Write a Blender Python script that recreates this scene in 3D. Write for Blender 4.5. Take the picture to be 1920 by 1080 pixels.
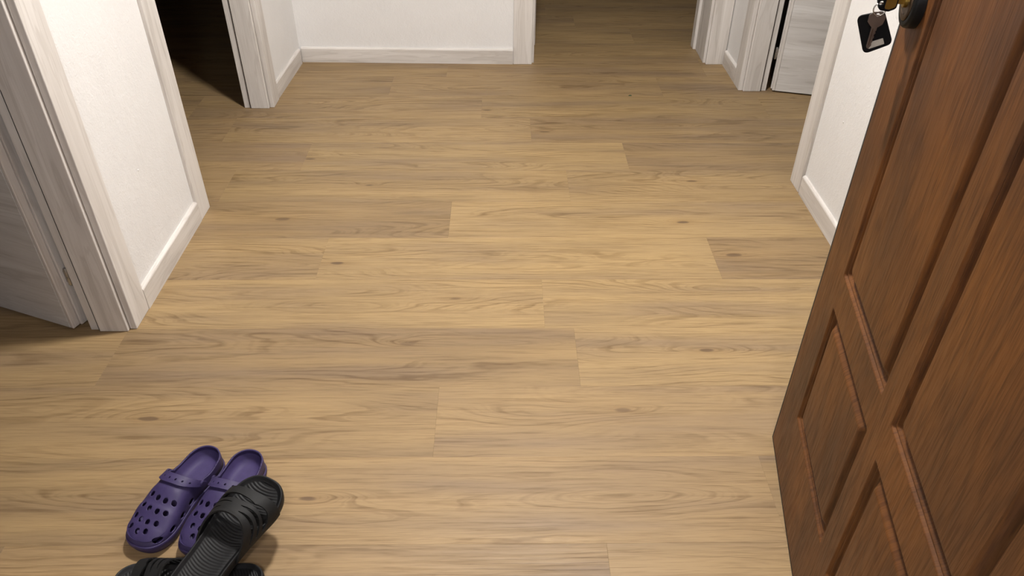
import bpy, bmesh, math, random
from mathutils import Vector, Matrix

# ------------------------------------------------------------------ reset
for o in list(bpy.data.objects):
    bpy.data.objects.remove(o, do_unlink=True)
sc = bpy.context.scene
C = sc.collection
rnd = random.Random(7)

# ------------------------------------------------------------------ camera
CAM_H = 1.354
cam_d = bpy.data.cameras.new('camera')
cam_d.sensor_width = 36.0
cam_d.lens = 1434.17 / 1920 * 36.0
cam_d.clip_start = 0.02
cam = bpy.data.objects.new('camera', cam_d)
C.objects.link(cam)
R_ = Vector((0.99993, -0.01049, 0.00601)); U_ = Vector((0.00149, 0.60025, 0.79981)); F_ = Vector((0.012, 0.79974, -0.60022))
m = Matrix((R_, U_, -F_)).transposed().to_4x4()
m.translation = Vector((0, 0, CAM_H))
cam.matrix_world = m
sc.camera = cam

# ------------------------------------------------------------------ world, exposure, lights
w = bpy.data.worlds.new('world'); sc.world = w; w.use_nodes = True
w.node_tree.nodes['Background'].inputs[0].default_value = (0.02, 0.02, 0.022, 1)
w.node_tree.nodes['Background'].inputs[1].default_value = 1.0
sc.view_settings.view_transform = 'Standard'
sc.view_settings.look = 'None'
sc.view_settings.gamma = 1.0
sc.view_settings.use_curve_mapping = False
sc.view_settings.exposure = 0.0

# both lamps are shaded pendants with a glowing disc (built as things further down); their strength is set here
LAMP_POS = (0.09, 1.88, 2.50)
LAMP_R = 0.12
LAMP_L = 552.0
LAMP_COL = (1.0, 0.965, 0.925)
LANDING_L = 195.0
LANDING_COL = (1.0, 0.97, 1.0)

# ------------------------------------------------------------------ node helpers
def new_mat(name):
    mt = bpy.data.materials.new(name); mt.use_nodes = True
    nt = mt.node_tree
    return mt, nt, nt.nodes['Principled BSDF']

class G:
    def __init__(s, nt): s.nt = nt
    def n(s, t, **kw):
        nd = s.nt.nodes.new(t)
        for k, v in kw.items(): setattr(nd, k, v)
        return nd
    def set(s, sock, v):
        if isinstance(v, bpy.types.NodeSocket): s.nt.links.new(v, sock)
        else: sock.default_value = v
    def math(s, op, a, b=0.0, c=0.0, clamp=False):
        nd = s.n('ShaderNodeMath', operation=op); nd.use_clamp = clamp
        s.set(nd.inputs[0], a); s.set(nd.inputs[1], b); s.set(nd.inputs[2], c)
        return nd.outputs[0]
    def comb(s, x, y, z):
        nd = s.n('ShaderNodeCombineXYZ'); s.set(nd.inputs[0], x); s.set(nd.inputs[1], y); s.set(nd.inputs[2], z)
        return nd.outputs[0]
    def noise(s, vec, scale=1.0, detail=2.0, rough=0.5, dist=0.0):
        nd = s.n('ShaderNodeTexNoise'); s.set(nd.inputs['Vector'], vec)
        nd.inputs['Scale'].default_value = scale; nd.inputs['Detail'].default_value = detail
        nd.inputs['Roughness'].default_value = rough; nd.inputs['Distortion'].default_value = dist
        return nd.outputs[0]
    def ramp(s, fac, stops):
        nd = s.n('ShaderNodeValToRGB'); cr = nd.color_ramp
        while len(cr.elements) < len(stops): cr.elements.new(0.5)
        for e, (p, c) in zip(cr.elements, stops):
            e.position = p; e.color = (*c, 1) if len(c) == 3 else c
        s.set(nd.inputs[0], fac)
        return nd.outputs[0]
    def mix(s, fac, a, b, mode='MIX'):
        nd = s.n('ShaderNodeMix', data_type='RGBA', blend_type=mode)
        s.set(nd.inputs[0], fac)
        for sk, v in ((nd.inputs[6], a), (nd.inputs[7], b)):
            if isinstance(v, bpy.types.NodeSocket): s.nt.links.new(v, sk)
            else: sk.default_value = (*v, 1) if len(v) == 3 else v
        return nd.outputs[2]
    def smooth(s, v, a, b, lo=0.0, hi=1.0):
        nd = s.n('ShaderNodeMapRange', interpolation_type='SMOOTHSTEP')
        s.set(nd.inputs[0], v); nd.inputs[1].default_value = a; nd.inputs[2].default_value = b
        nd.inputs[3].default_value = lo; nd.inputs[4].default_value = hi
        return nd.outputs[0]
    def attr(s, name):
        nd = s.n('ShaderNodeAttribute', attribute_type='OBJECT'); nd.attribute_name = name
        return nd
    def xyz(s, coord='Object'):
        tc = s.n('ShaderNodeTexCoord'); sp = s.n('ShaderNodeSeparateXYZ'); s.nt.links.new(tc.outputs[coord], sp.inputs[0])
        return sp.outputs[0], sp.outputs[1], sp.outputs[2], tc.outputs[coord]
    def bump(s, bsdf, h, strength, dist):
        nd = s.n('ShaderNodeBump'); nd.inputs['Strength'].default_value = strength; nd.inputs['Distance'].default_value = dist
        s.set(nd.inputs['Height'], h); s.nt.links.new(nd.outputs[0], bsdf.inputs['Normal'])

def simple_mat(name, col, rough=0.5, metal=0.0, spec=0.5, noise_amt=0.12, noise_scale=40, bump=0.0, bump_scale=300):
    mt, nt, b = new_mat(name); g = G(nt)
    x, y, z, v = g.xyz()
    n = g.noise(v, noise_scale, 3)
    f = g.smooth(n, 0.3, 0.7)
    a = tuple(c * (1 - noise_amt) for c in col); c2 = tuple(min(1, c * (1 + noise_amt)) for c in col)
    nt.links.new(g.mix(f, a, c2), b.inputs['Base Color'])
    b.inputs['Roughness'].default_value = rough; b.inputs['Metallic'].default_value = metal
    b.inputs['Specular IOR Level'].default_value = spec
    if bump: g.bump(b, g.noise(v, bump_scale, 2), bump, 0.0005)
    return mt

# ------------------------------------------------------------------ materials
def oak_floor():
    mt, nt, b = new_mat('oak_plank'); g = G(nt)
    x, y, z, v = g.xyz()
    seed = g.attr('seed').outputs['Fac']
    tone = g.attr('tone').outputs['Fac']
    hue = g.attr('hue').outputs['Fac']
    kn = g.n('ShaderNodeSeparateXYZ'); nt.links.new(g.attr('knot').outputs['Vector'], kn.inputs[0])
    he = g.n('ShaderNodeSeparateXYZ'); nt.links.new(g.attr('heart').outputs['Vector'], he.inputs[0])
    # slow field whose contours are the growth rings
    base = g.noise(g.comb(g.math('MULTIPLY', x, 1.1), g.math('MULTIPLY', y, 6.5), seed), 1.0, 1.5, 0.45)
    wob = g.noise(g.comb(g.math('MULTIPLY', x, 9), g.math('MULTIPLY', y, 45), seed), 1.0, 2)
    def blob(sep, rx, ry):
        dx = g.math('DIVIDE', g.math('SUBTRACT', x, sep.outputs[0]), rx)
        dy = g.math('DIVIDE', g.math('SUBTRACT', y, sep.outputs[1]), ry)
        r2 = g.math('ADD', g.math('MULTIPLY', dx, dx), g.math('MULTIPLY', dy, dy))
        return g.math('POWER', 2.718, g.math('MULTIPLY', r2, -1.0)), r2
    kb, kr2 = blob(kn, 0.09, 0.020)
    hb, hr2 = blob(he, 0.26, 0.040)
    t = g.math('MULTIPLY', base, 17.0)
    t = g.math('ADD', t, g.math('MULTIPLY', y, 34.0))
    t = g.math('ADD', t, g.math('MULTIPLY', wob, 0.7))
    t = g.math('ADD', t, g.math('MULTIPLY', kb, g.math('MULTIPLY', kn.outputs[2], 2.4)))
    t = g.math('ADD', t, g.math('MULTIPLY', hb, g.math('MULTIPLY', he.outputs[2], 4.0)))
    sn = g.math('SINE', g.math('MULTIPLY', t, 6.283))
    rings = g.smooth(sn, 0.35, 1.0)
    t2 = g.math('SINE', g.math('MULTIPLY', t, 18.0))
    rings2 = g.smooth(t2, 0.2, 1.0)
    # rings fade in and out
    vis = g.smooth(g.noise(g.comb(g.math('MULTIPLY', x, 2.2), g.math('MULTIPLY', y, 13), g.math('ADD', seed, 51.0)), 1.0, 2), 0.38, 0.62)
    vis = g.math('MAXIMUM', vis, g.math('MULTIPLY', hb, g.math('MULTIPLY', he.outputs[2], 0.9)), clamp=True)
    fine = g.noise(g.comb(g.math('MULTIPLY', x, 14), g.math('MULTIPLY', y, 420), seed), 1.0, 3, 0.6)
    fine2 = g.noise(g.comb(g.math('MULTIPLY', x, 5), g.math('MULTIPLY', y, 130), g.math('ADD', seed, 9.0)), 1.0, 3, 0.6)
    broad = g.noise(g.comb(g.math('MULTIPLY', x, 1.3), g.math('MULTIPLY', y, 12), g.math('ADD', seed, 23.0)), 1.0, 2, 0.5)
    c_light = (0.335, 0.230, 0.109); c_mid = (0.292, 0.201, 0.099); c_grey = (0.242, 0.168, 0.094)
    col = g.ramp(broad, [(0.28, c_grey), (0.47, c_mid), (0.64, c_light)])
    dark = (0.56, 0.51, 0.46)
    amt = g.math('ADD', g.math('MULTIPLY', g.math('MULTIPLY', rings, vis), 0.44), g.math('MULTIPLY', g.math('MULTIPLY', rings2, vis), 0.20))
    amt = g.math('ADD', amt, g.math('MULTIPLY', g.smooth(fine, 0.46, 0.68), 0.34))
    amt = g.math('ADD', amt, g.math('MULTIPLY', g.smooth(fine2, 0.48, 0.66), 0.36), clamp=True)
    col = g.mix(amt, col, g.mix(1.0, col, dark, 'MULTIPLY'))
    # pale flecks
    col = g.mix(g.smooth(fine2, 0.46, 0.28, 0.0, 0.30), col, g.mix(1.0, col, (1.22, 1.2, 1.2), 'MULTIPLY'))
    # knot: dark heart with brownish halo
    halo = g.math('MULTIPLY', g.math('POWER', kb, 2.0), g.math('MULTIPLY', kn.outputs[2], 0.38), clamp=True)
    col = g.mix(halo, col, g.mix(1.0, col, (0.62, 0.52, 0.42), 'MULTIPLY'))
    kc, kcr = blob(kn, 0.024, 0.0085)
    kn_edge = g.math('ADD', kcr, g.math('MULTIPLY', g.math('SUBTRACT', wob, 0.5), 3.2))
    col = g.mix(g.math('MULTIPLY', g.smooth(kn_edge, 1.0, 0.2), g.math('MULTIPLY', kn.outputs[2], 0.80), clamp=True), col, (0.10, 0.062, 0.036))
    # plank tone and hue
    col = g.mix(hue, col, g.mix(1.0, col, (0.97, 0.945, 0.99), 'MULTIPLY'))
    tn = g.n('ShaderNodeVectorMath', operation='SCALE'); nt.links.new(col, tn.inputs[0]); nt.links.new(tone, tn.inputs['Scale'])
    nt.links.new(tn.outputs[0], b.inputs['Base Color'])
    g.set(b.inputs['Roughness'], g.smooth(fine2, 0.3, 0.7, 0.44, 0.56))
    b.inputs['Specular IOR Level'].default_value = 0.32
    h = g.math('SUBTRACT', 1.0, amt)
    g.bump(b, h, 0.22, 0.0006)
    return mt

def ash_wood(name, grain, across, tint=(1, 1, 1)):
    """pale grey washed wood; grain = index of the axis the grain runs along, across = axis it varies over"""
    mt, nt, b = new_mat(name); g = G(nt)
    p = list(g.xyz()[:3])
    oi = g.n('ShaderNodeObjectInfo').outputs['Random']
    sd = g.math('MULTIPLY', oi, 40.0)
    third = 3 - grain - across
    s1 = [None] * 3; s2 = [None] * 3; s3 = [None] * 3
    s1[grain] = g.math('ADD', g.math('MULTIPLY', p[grain], 1.6), sd); s1[across] = g.math('MULTIPLY', p[across], 26); s1[third] = g.math('MULTIPLY', p[third], 26)
    s2[grain] = g.math('ADD', g.math('MULTIPLY', p[grain], 9), sd); s2[across] = g.math('MULTIPLY', p[across], 330); s2[third] = g.math('MULTIPLY', p[third], 330)
    n1 = g.noise(g.comb(*s1), 1.0, 3, 0.55, 0.5)
    n2 = g.noise(g.comb(*s2), 1.0, 2, 0.6)
    lines = g.smooth(g.math('SINE', g.math('MULTIPLY', n1, 38.0)), 0.55, 1.0)
    col = g.ramp(n1, [(0.3, (0.535, 0.500, 0.465)), (0.5, (0.640, 0.605, 0.570)), (0.68, (0.700, 0.668, 0.635))])
    col = g.mix(g.math('MULTIPLY', lines, 0.26), col, g.mix(1.0, col, (0.66, 0.63, 0.60), 'MULTIPLY'))
    col = g.mix(g.smooth(n2, 0.45, 0.75, 0, 0.22), col, g.mix(1.0, col, (0.74, 0.71, 0.68), 'MULTIPLY'))
    col = g.mix(1.0, col, tint, 'MULTIPLY')
    nt.links.new(col, b.inputs['Base Color'])
    b.inputs['Roughness'].default_value = 0.5
    b.inputs['Specular IOR Level'].default_value = 0.3
    g.bump(b, n2, 0.06, 0.0004)
    return mt

def plaster(name, col):
    mt, nt, b = new_mat(name); g = G(nt)
    x, y, z, v = g.xyz()
    n = g.noise(v, 9.0, 3, 0.55)
    c = g.mix(g.smooth(n, 0.3, 0.7), tuple(a * 0.975 for a in col), col)
    nt.links.new(c, b.inputs['Base Color'])
    b.inputs['Roughness'].default_value = 0.85; b.inputs['Specular IOR Level'].default_value = 0.2
    h = g.math('ADD', g.math('MULTIPLY', g.noise(v, 170.0, 3, 0.6), 0.6), g.math('MULTIPLY', g.noise(v, 55.0, 2, 0.5), 0.6))
    g.bump(b, h, 0.75, 0.0026)
    return mt

def brown_wood(name, vertical=True):
    """dark stained oak of the entrance door; grain along local z"""
    mt, nt, b = new_mat(name); g = G(nt)
    x, y, z, v = g.xyz()
    oi = g.math('MULTIPLY', g.n('ShaderNodeObjectInfo').outputs['Random'], 20.0)
    xx = x if vertical else z
    zz = z if vertical else x
    n1 = g.noise(g.comb(g.math('MULTIPLY', xx, 11), oi, g.math('MULTIPLY', zz, 1.5)), 1.0, 2, 0.5, 0.6)
    n2 = g.noise(g.comb(g.math('MULTIPLY', xx, 340), oi, g.math('MULTIPLY', zz, 14)), 1.0, 3, 0.65)
    n3 = g.noise(g.comb(g.math('MULTIPLY', xx, 5), oi, g.math('MULTIPLY', zz, 3)), 1.0, 3, 0.6)
    rings = g.smooth(g.math('SINE', g.math('MULTIPLY', g.math('ADD', n1, g.math('MULTIPLY', n2, 0.04)), 75.0)), 0.2, 1.0)
    col = g.ramp(n3, [(0.30, (0.085, 0.034, 0.012)), (0.50, (0.130, 0.048, 0.012)), (0.70, (0.172, 0.062, 0.013))])
    col = g.mix(g.math('MULTIPLY', rings, 0.42), col, g.mix(1.0, col, (0.48, 0.44, 0.42), 'MULTIPLY'))
    col = g.mix(g.smooth(n2, 0.43, 0.66, 0, 0.62), col, g.mix(1.0, col, (0.50, 0.46, 0.44), 'MULTIPLY'))
    nt.links.new(col, b.inputs['Base Color'])
    g.set(b.inputs['Roughness'], g.smooth(n2, 0.3, 0.7, 0.40, 0.56))
    b.inputs['Specular IOR Level'].default_value = 0.30
    g.bump(b, n2, 0.25, 0.0008)
    return mt

M = {}
M['floor'] = oak_floor()
M['wall'] = plaster('white_plaster', (0.765, 0.755, 0.745))
M['room'] = plaster('shade_dark_room_plaster', (0.20, 0.175, 0.15))  # shade put into the colour: walls and ceilings darkened to keep these rooms dark
M['ceil'] = plaster('white_ceiling_paint', (0.82, 0.80, 0.77))
M['ash_v'] = ash_wood('ash_vertical_grain', 2, 1)
M['ash_x'] = ash_wood('ash_grain_along_x', 0, 2)
M['ash_y'] = ash_wood('ash_grain_along_y', 1, 2)
M['ash_leaf'] = ash_wood('ash_cross_grain_leaf', 0, 2, (0.93, 0.95, 0.97))
M['brown'] = brown_wood('brown_oak_door')
M['seal'] = simple_mat('black_rubber_seal', (0.012, 0.011, 0.010), 0.7)
M['steel'] = simple_mat('grey_steel', (0.45, 0.44, 0.42), 0.35, 1.0)
M['sub'] = simple_mat('subfloor', (0.10, 0.075, 0.05), 0.9)
M['purple'] = simple_mat('purple_foam', (0.038, 0.027, 0.088), 0.55, 0, 0.35, 0.06, 60, 0.15, 700)
M['purple_in'] = simple_mat('purple_foam_footbed', (0.050, 0.036, 0.112), 0.6, 0, 0.3, 0.06, 60, 0.15, 700)
M['black'] = simple_mat('black_foam', (0.0062, 0.0062, 0.0068), 0.56, 0, 0.3, 0.1, 60, 0.12, 600)
M['black_strap'] = simple_mat('black_rubber_strap', (0.0085, 0.0085, 0.0088), 0.60, 0, 0.25, 0.08, 60, 0.15, 600)
M['stone'] = simple_mat('landing_stone', (0.42, 0.39, 0.35), 0.5, 0, 0.4, 0.2, 25)
M['bronze'] = simple_mat('dark_bronze', (0.12, 0.085, 0.06), 0.32, 1.0)
M['blackmetal'] = simple_mat('black_enamel', (0.006, 0.006, 0.006), 0.45, 0, 0.2)
M['brass'] = simple_mat('aged_brass', (0.36, 0.24, 0.06), 0.35, 1.0)
M['keysteel'] = simple_mat('dull_nickel', (0.20, 0.165, 0.14), 0.38, 1.0)
M['ring'] = simple_mat('bright_nickel', (0.55, 0.53, 0.50), 0.25, 1.0)
M['leather'] = simple_mat('black_leather', (0.0045, 0.0045, 0.0050), 0.65, 0, 0.12)
M['patch'] = simple_mat('grey_metal_patch', (0.50, 0.47, 0.41), 0.45, 0.3)
M['lampbody'] = simple_mat('white_lamp_body', (0.8, 0.79, 0.76), 0.5)
M['scrap'] = simple_mat('green_scrap', (0.05, 0.07, 0.03), 0.8)
def glow(name, col, strength):
    mt, nt, b = new_mat(name)
    b.inputs['Base Color'].default_value = (0.9, 0.88, 0.84, 1)
    b.inputs['Emission Color'].default_value = (*col, 1); b.inputs['Emission Strength'].default_value = strength
    return mt
M['glow_hall'] = glow('hall_lamp_glow', LAMP_COL, LAMP_L)
M['glow_landing'] = glow('landing_lamp_glow', LANDING_COL, LANDING_L)

# ------------------------------------------------------------------ object helpers
def mesh_obj(name, verts, faces, mat=None, parent=None, smooth=False, loc=None, fix=True):
    me = bpy.data.meshes.new(name); me.from_pydata([tuple(v) for v in verts], [], faces)
    if fix:
        bm = bmesh.new(); bm.from_mesh(me); bmesh.ops.recalc_face_normals(bm, faces=bm.faces); bm.to_mesh(me); bm.free()
    if smooth:
        for p in me.polygons: p.use_smooth = True
    if mat: me.materials.append(mat)
    o = bpy.data.objects.new(name, me); C.objects.link(o)
    if parent: o.parent = parent
    if loc: o.location = loc
    return o

def bev(o, w=0.0015, seg=2, angle=35):
    md = o.modifiers.new('bevel', 'BEVEL'); md.width = w; md.segments = seg; md.limit_method = 'ANGLE'; md.angle_limit = math.radians(angle)
    return o

def prism_data(poly, z0, z1):
    n = len(poly)
    v = [(x, y, z0) for x, y in poly] + [(x, y, z1) for x, y in poly]
    f = [tuple(range(n))[::-1], tuple(range(n, 2 * n))] + [(i, (i + 1) % n, n + (i + 1) % n, n + i) for i in range(n)]
    return v, f

def prism(name, poly, z0, z1, mat, parent=None, bevel=0.0, seg=2):
    v, f = prism_data(poly, z0, z1)
    o = mesh_obj(name, v, f, mat, parent)
    if bevel: bev(o, bevel, seg)
    return o

def box(name, x0, x1, y0, y1, z0, z1, mat, parent=None, bevel=0.0, seg=2):
    return prism(name, [(x0, y0), (x1, y0), (x1, y1), (x0, y1)], z0, z1, mat, parent, bevel, seg)

def tag(o, label=None, cat=None, group=None, kind=None):
    if label: o['label'] = label
    if cat: o['category'] = cat
    if group: o['group'] = group
    if kind: o['kind'] = kind
    return o

def struct(o, label=None, cat=None):
    return tag(o, label, cat, None, 'structure')

def empty(name, loc, rz=0.0):
    o = bpy.data.objects.new(name, None); C.objects.link(o); o.empty_display_size = 0.05
    o.location = loc; o.rotation_euler = (0, 0, rz)
    return o

def lathe(name, prof, axis='Z', seg=32, mat=None, parent=None, loc=(0, 0, 0)):
    """prof: list of (radius, h)"""
    v, f = [], []
    for r, h in prof:
        for k in range(seg):
            a = 2 * math.pi * k / seg
            c, s = r * math.cos(a), r * math.sin(a)
            v.append({'Z': (c, s, h), 'Y': (c, h, s), 'X': (h, c, s)}[axis])
    for i in range(len(prof) - 1):
        for k in range(seg):
            f.append((i * seg + k, i * seg + (k + 1) % seg, (i + 1) * seg + (k + 1) % seg, (i + 1) * seg + k))
    f.append(tuple(range(seg))[::-1]); f.append(tuple((len(prof) - 1) * seg + k for k in range(seg)))
    o = mesh_obj(name, v, f, mat, parent, True, loc)
    md = o.modifiers.new('split', 'EDGE_SPLIT'); md.split_angle = math.radians(40)
    return o

# ================================================================== FLOOR
ROW_W = 0.22812; ROW_A = 3.4444; PL = 1.22
FX0, FX1, FY0, FY1 = -3.6, 2.7, 0.30, 6.15
floor = box('floor', FX0, FX1, FY0, FY1, -0.03, -0.0055, M['sub'])
struct(floor, 'light oak plank floor running across the hall', 'floor')
row_off = {0: 0.715, 1: -0.09, 2: 0.114, 3: 0.472, 4: 0.236, 5: -0.176, 6: 0.66, 7: 0.116, 8: 0.196, 9: -0.16, 10: 0.584, 11: 0.211}
# (row, x just inside the plank): tone, hue
tones = {(3, 0.8): (0.90, 0.7), (3, 0.0): (1.03, 0.1), (4, 0.6): (1.0, 0.2), (4, -0.4): (0.97, 0.3), (5, -0.6): (0.90, 0.7), (5, 0.4): (1.05, 0.15),
         (6, 0.9): (0.89, 0.9), (6, 0.0): (1.05, 0.1), (6, -0.8): (1.0, 0.3), (7, -0.4): (1.03, 0.2), (7, 0.5): (1.04, 0.15), (8, -0.4): (0.93, 0.7),
         (8, 0.5): (1.06, 0.2), (8, -1.3): (0.97, 0.6), (9, -0.5): (0.96, 0.65), (9, 0.3): (1.05, 0.55), (10, 0.0): (1.04, 0.7), (10, 0.9): (0.92, 0.8),
         (11, -0.3): (1.03, 0.8), (11, 0.6): (1.02, 0.6), (2, 0.6): (0.93, 0.6), (2, -0.5): (1.0, 0.4), (1, 0.4): (0.95, 0.3), (1, -0.6): (0.97, 0.5), (0, 0.3): (0.95, 0.6), (0, 1.0): (0.95, 0.5)}
# knots and hearts in floor coordinates (x, y, strength)
knots = [(0.603, 2.17, 1.0), (0.69, 2.45, 0.8), (-0.475, 2.42, 0.9), (-0.51, 1.933, 1.0), (-0.735, 2.19, 0.7), (-0.85, 1.285, 0.8), (-0.42, 1.05, 0.9),
         (-0.257, 1.555, 0.5), (0.545, 1.525, 0.9), (0.29, 1.31, 0.7), (0.725, 1.975, 0.8), (-0.955, 1.51, 0.7), (-0.065, 3.07, 0.8), (-0.73, 2.62, 0.9), (0.17, 2.86, 0.7)]
hearts = [(-0.90, 1.06, 1.0), (-0.46, 1.73, 0.9), (0.30, 1.05, 1.0), (0.11, 1.31, 1.0), (0.33, 2.20, 0.9), (-0.03, 1.935, 0.5), (0.62, 1.79, 0.9), (-0.07, 1.55, 0.8), (-0.3, 1.27, 0.7), (-0.02, 2.56, 0.6), (0.55, 2.58, 0.6)]
def lookup(row, x0, x1, table):
    for (r, xx), val in table.items():
        if r == row and x0 <= xx <= x1: return val
    return None
plank_cache = {}
GAP = 0.00006
def plank_mesh(lx, ly):
    key = (round(lx, 4), round(ly, 4))
    if key in plank_cache: return plank_cache[key]
    a, b_, c = lx / 2 - GAP, ly / 2 - GAP, 0.0003
    v = []
    for z, ins in ((-0.0055, 0), (-0.0002, 0), (0.0, c)):
        v += [(-a + ins, -b_ + ins, z), (a - ins, -b_ + ins, z), (a - ins, b_ - ins, z), (-a + ins, b_ - ins, z)]
    f = [(3, 2, 1, 0), (8, 9, 10, 11)]
    for L in (0, 4):
        for i in range(4): f.append((L + i, L + (i + 1) % 4, L + 4 + (i + 1) % 4, L + 4 + i))
    me = bpy.data.meshes.new('plank'); me.from_pydata(v, [], f); me.materials.append(M['floor'])
    plank_cache[key] = me
    return me
for row in range(-12, 14):
    yt = ROW_A - ROW_W * row; yb = yt - ROW_W
    yt = min(yt, FY1); yb = max(yb, FY0)
    if yt - yb < 0.02: continue
    off = row_off.get(row, rnd.uniform(0, PL))
    k0 = math.floor((FX0 - off) / PL)
    k = k0
    while off + k * PL < FX1:
        x0 = max(off + k * PL, FX0); x1 = min(off + (k + 1) * PL, FX1); k += 1
        if x1 - x0 < 0.03: continue
        o = bpy.data.objects.new('plank', plank_mesh(x1 - x0, yt - yb)); C.objects.link(o); o.parent = floor
        cx, cy = (x0 + x1) / 2, (yt + yb) / 2
        o.location = (cx, cy, 0)
        tv = lookup(row, x0, x1, tones) or (rnd.uniform(0.93, 1.03), rnd.uniform(0.2, 0.8))
        o['tone'] = tv[0]; o['hue'] = tv[1]; o['seed'] = rnd.uniform(0, 90)
        kk = [q for q in knots if x0 < q[0] < x1 and yb < q[1] < yt]
        hh = [q for q in hearts if x0 < q[0] < x1 and yb < q[1] < yt]
        o['knot'] = [kk[0][0] - cx, kk[0][1] - cy, kk[0][2]] if kk else [rnd.uniform(-.5, .5), rnd.uniform(-.08, .08), rnd.choice([0.0, 0.0, 0.6])]
        o['heart'] = [hh[0][0] - cx, hh[0][1] - cy, hh[0][2]] if hh else [rnd.uniform(-.4, .4), rnd.uniform(-.05, .05), rnd.choice([0.0, 0.5, 0.8])]

# ================================================================== WALLS
CEIL = 2.68; DOOR_H = 2.10
W = M['wall']
# openings: left_near y 0.79..1.61 ; left_far y 2.268..3.083 ; back x 0.15..0.976 ; right y 2.457..3.276
wl = -1.012; wr = 1.060
wall_left = box('wall_left', -1.125, wl, 1.640, 2.240, 0, CEIL, W); struct(wall_left, 'short white plaster wall between the two left doorways', 'wall')
struct(box('wall_left', -1.125, wl, 0.32, 0.760, 0, CEIL, W), 'white plaster wall left of the entrance', 'wall')
struct(box('wall_left', -1.125, wl, 0.760, 1.640, DOOR_H + 0.03, CEIL, W), 'white wall above the near left doorway', 'wall')
struct(prism('wall_left', [(-1.10, 3.115), (-0.990, 3.115), (-0.976, 3.640), (-1.10, 3.640)], 0, CEIL, W), 'white plaster wall between dark doorway and back corner', 'wall')
struct(box('wall_left', -1.115, -1.0, 2.240, 3.115, DOOR_H + 0.03, CEIL, W), 'white wall above the dark left doorway', 'wall')
struct(prism('wall_back', [(-1.10, 3.642), (-0.976, 3.640), (0.110, 3.617), (0.110, 3.84), (-1.10, 3.84)], 0, CEIL, W), 'white plaster wall at the back of the hall', 'wall')
struct(box('wall_back', 1.015, 1.20, 3.622, 3.84, 0, CEIL, W), 'narrow white wall right of the back passage', 'wall')
struct(box('wall_back', 0.110, 1.015, 3.620, 3.84, DOOR_H + 0.03, CEIL, W), 'white wall above the back passage', 'wall')
struct(box('wall_right', 1.077, 1.19, 3.308, 3.622, 0, CEIL, W), 'narrow white plaster wall between passage and right doorway', 'wall')
struct(box('wall_right', 1.064, 1.18, 2.425, 3.308, DOOR_H + 0.03, CEIL, W), 'white wall above the right doorway', 'wall')
wall_right = box('wall_right', wr, 1.175, 0.32, 2.425, 0, CEIL, W); struct(wall_right, 'white plaster wall behind the brown entrance door', 'wall')
# entrance wall with the opening the photographer stands in
struct(box('wall_front', -1.125, -0.80, 0.17, 0.32, 0, CEIL, W), 'white wall left of the entrance opening', 'wall')
struct(box('wall_front', 0.52, 1.175, 0.17, 0.32, 0, CEIL, W), 'white wall right of the entrance opening', 'wall')
struct(box('wall_front', -0.80, 0.52, 0.17, 0.32, 2.14, CEIL, W), 'white wall above the entrance opening', 'wall')
# plaster specks
for par, (x, y, z) in ((wall_left, (wl, 1.905, 0.335)), (wall_right, (wr, 2.20, 0.345))):
    v = [(x, y + 0.0028 * math.cos(a), z + 0.0035 * math.sin(a)) for a in [k * math.pi / 4 for k in range(8)]]
    sx = 0.0022 if x < 0 else -0.0022
    v += [(x + sx * 0.8, y + 0.0016 * math.cos(a), z + 0.002 * math.sin(a)) for a in [k * math.pi / 4 for k in range(8)]] + [(x + sx, y, z)]
    f = [(k, (k + 1) % 8, 8 + (k + 1) % 8, 8 + k) for k in range(8)] + [(8 + k, 8 + (k + 1) % 8, 16) for k in range(8)]
    mesh_obj('plaster_speck', v, f, W, par, True)

# rooms beyond the doorways, unlit; their dark shade is helped by the surface colour
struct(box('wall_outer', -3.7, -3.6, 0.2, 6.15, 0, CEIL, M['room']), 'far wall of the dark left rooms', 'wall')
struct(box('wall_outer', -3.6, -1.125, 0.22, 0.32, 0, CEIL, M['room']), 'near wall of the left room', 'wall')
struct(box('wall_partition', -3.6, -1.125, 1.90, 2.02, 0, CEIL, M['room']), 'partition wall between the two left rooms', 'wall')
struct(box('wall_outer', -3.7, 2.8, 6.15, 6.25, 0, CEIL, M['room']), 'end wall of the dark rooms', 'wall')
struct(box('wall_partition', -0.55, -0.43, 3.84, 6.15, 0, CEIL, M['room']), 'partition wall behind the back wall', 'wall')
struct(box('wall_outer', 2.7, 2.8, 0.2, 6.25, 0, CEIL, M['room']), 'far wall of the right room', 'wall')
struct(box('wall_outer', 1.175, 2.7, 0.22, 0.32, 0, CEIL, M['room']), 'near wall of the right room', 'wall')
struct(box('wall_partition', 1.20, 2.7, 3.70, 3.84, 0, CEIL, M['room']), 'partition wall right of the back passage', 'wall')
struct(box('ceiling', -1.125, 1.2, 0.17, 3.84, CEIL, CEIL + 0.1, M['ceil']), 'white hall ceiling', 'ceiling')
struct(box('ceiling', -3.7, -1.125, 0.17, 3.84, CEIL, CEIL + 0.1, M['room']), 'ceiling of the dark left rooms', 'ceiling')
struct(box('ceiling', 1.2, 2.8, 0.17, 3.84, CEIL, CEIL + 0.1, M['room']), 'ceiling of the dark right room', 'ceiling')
struct(box('ceiling', -3.7, 2.8, 3.84, 6.25, CEIL, CEIL + 0.1, M['room']), 'ceiling of the dark rooms at the back', 'ceiling')
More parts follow.
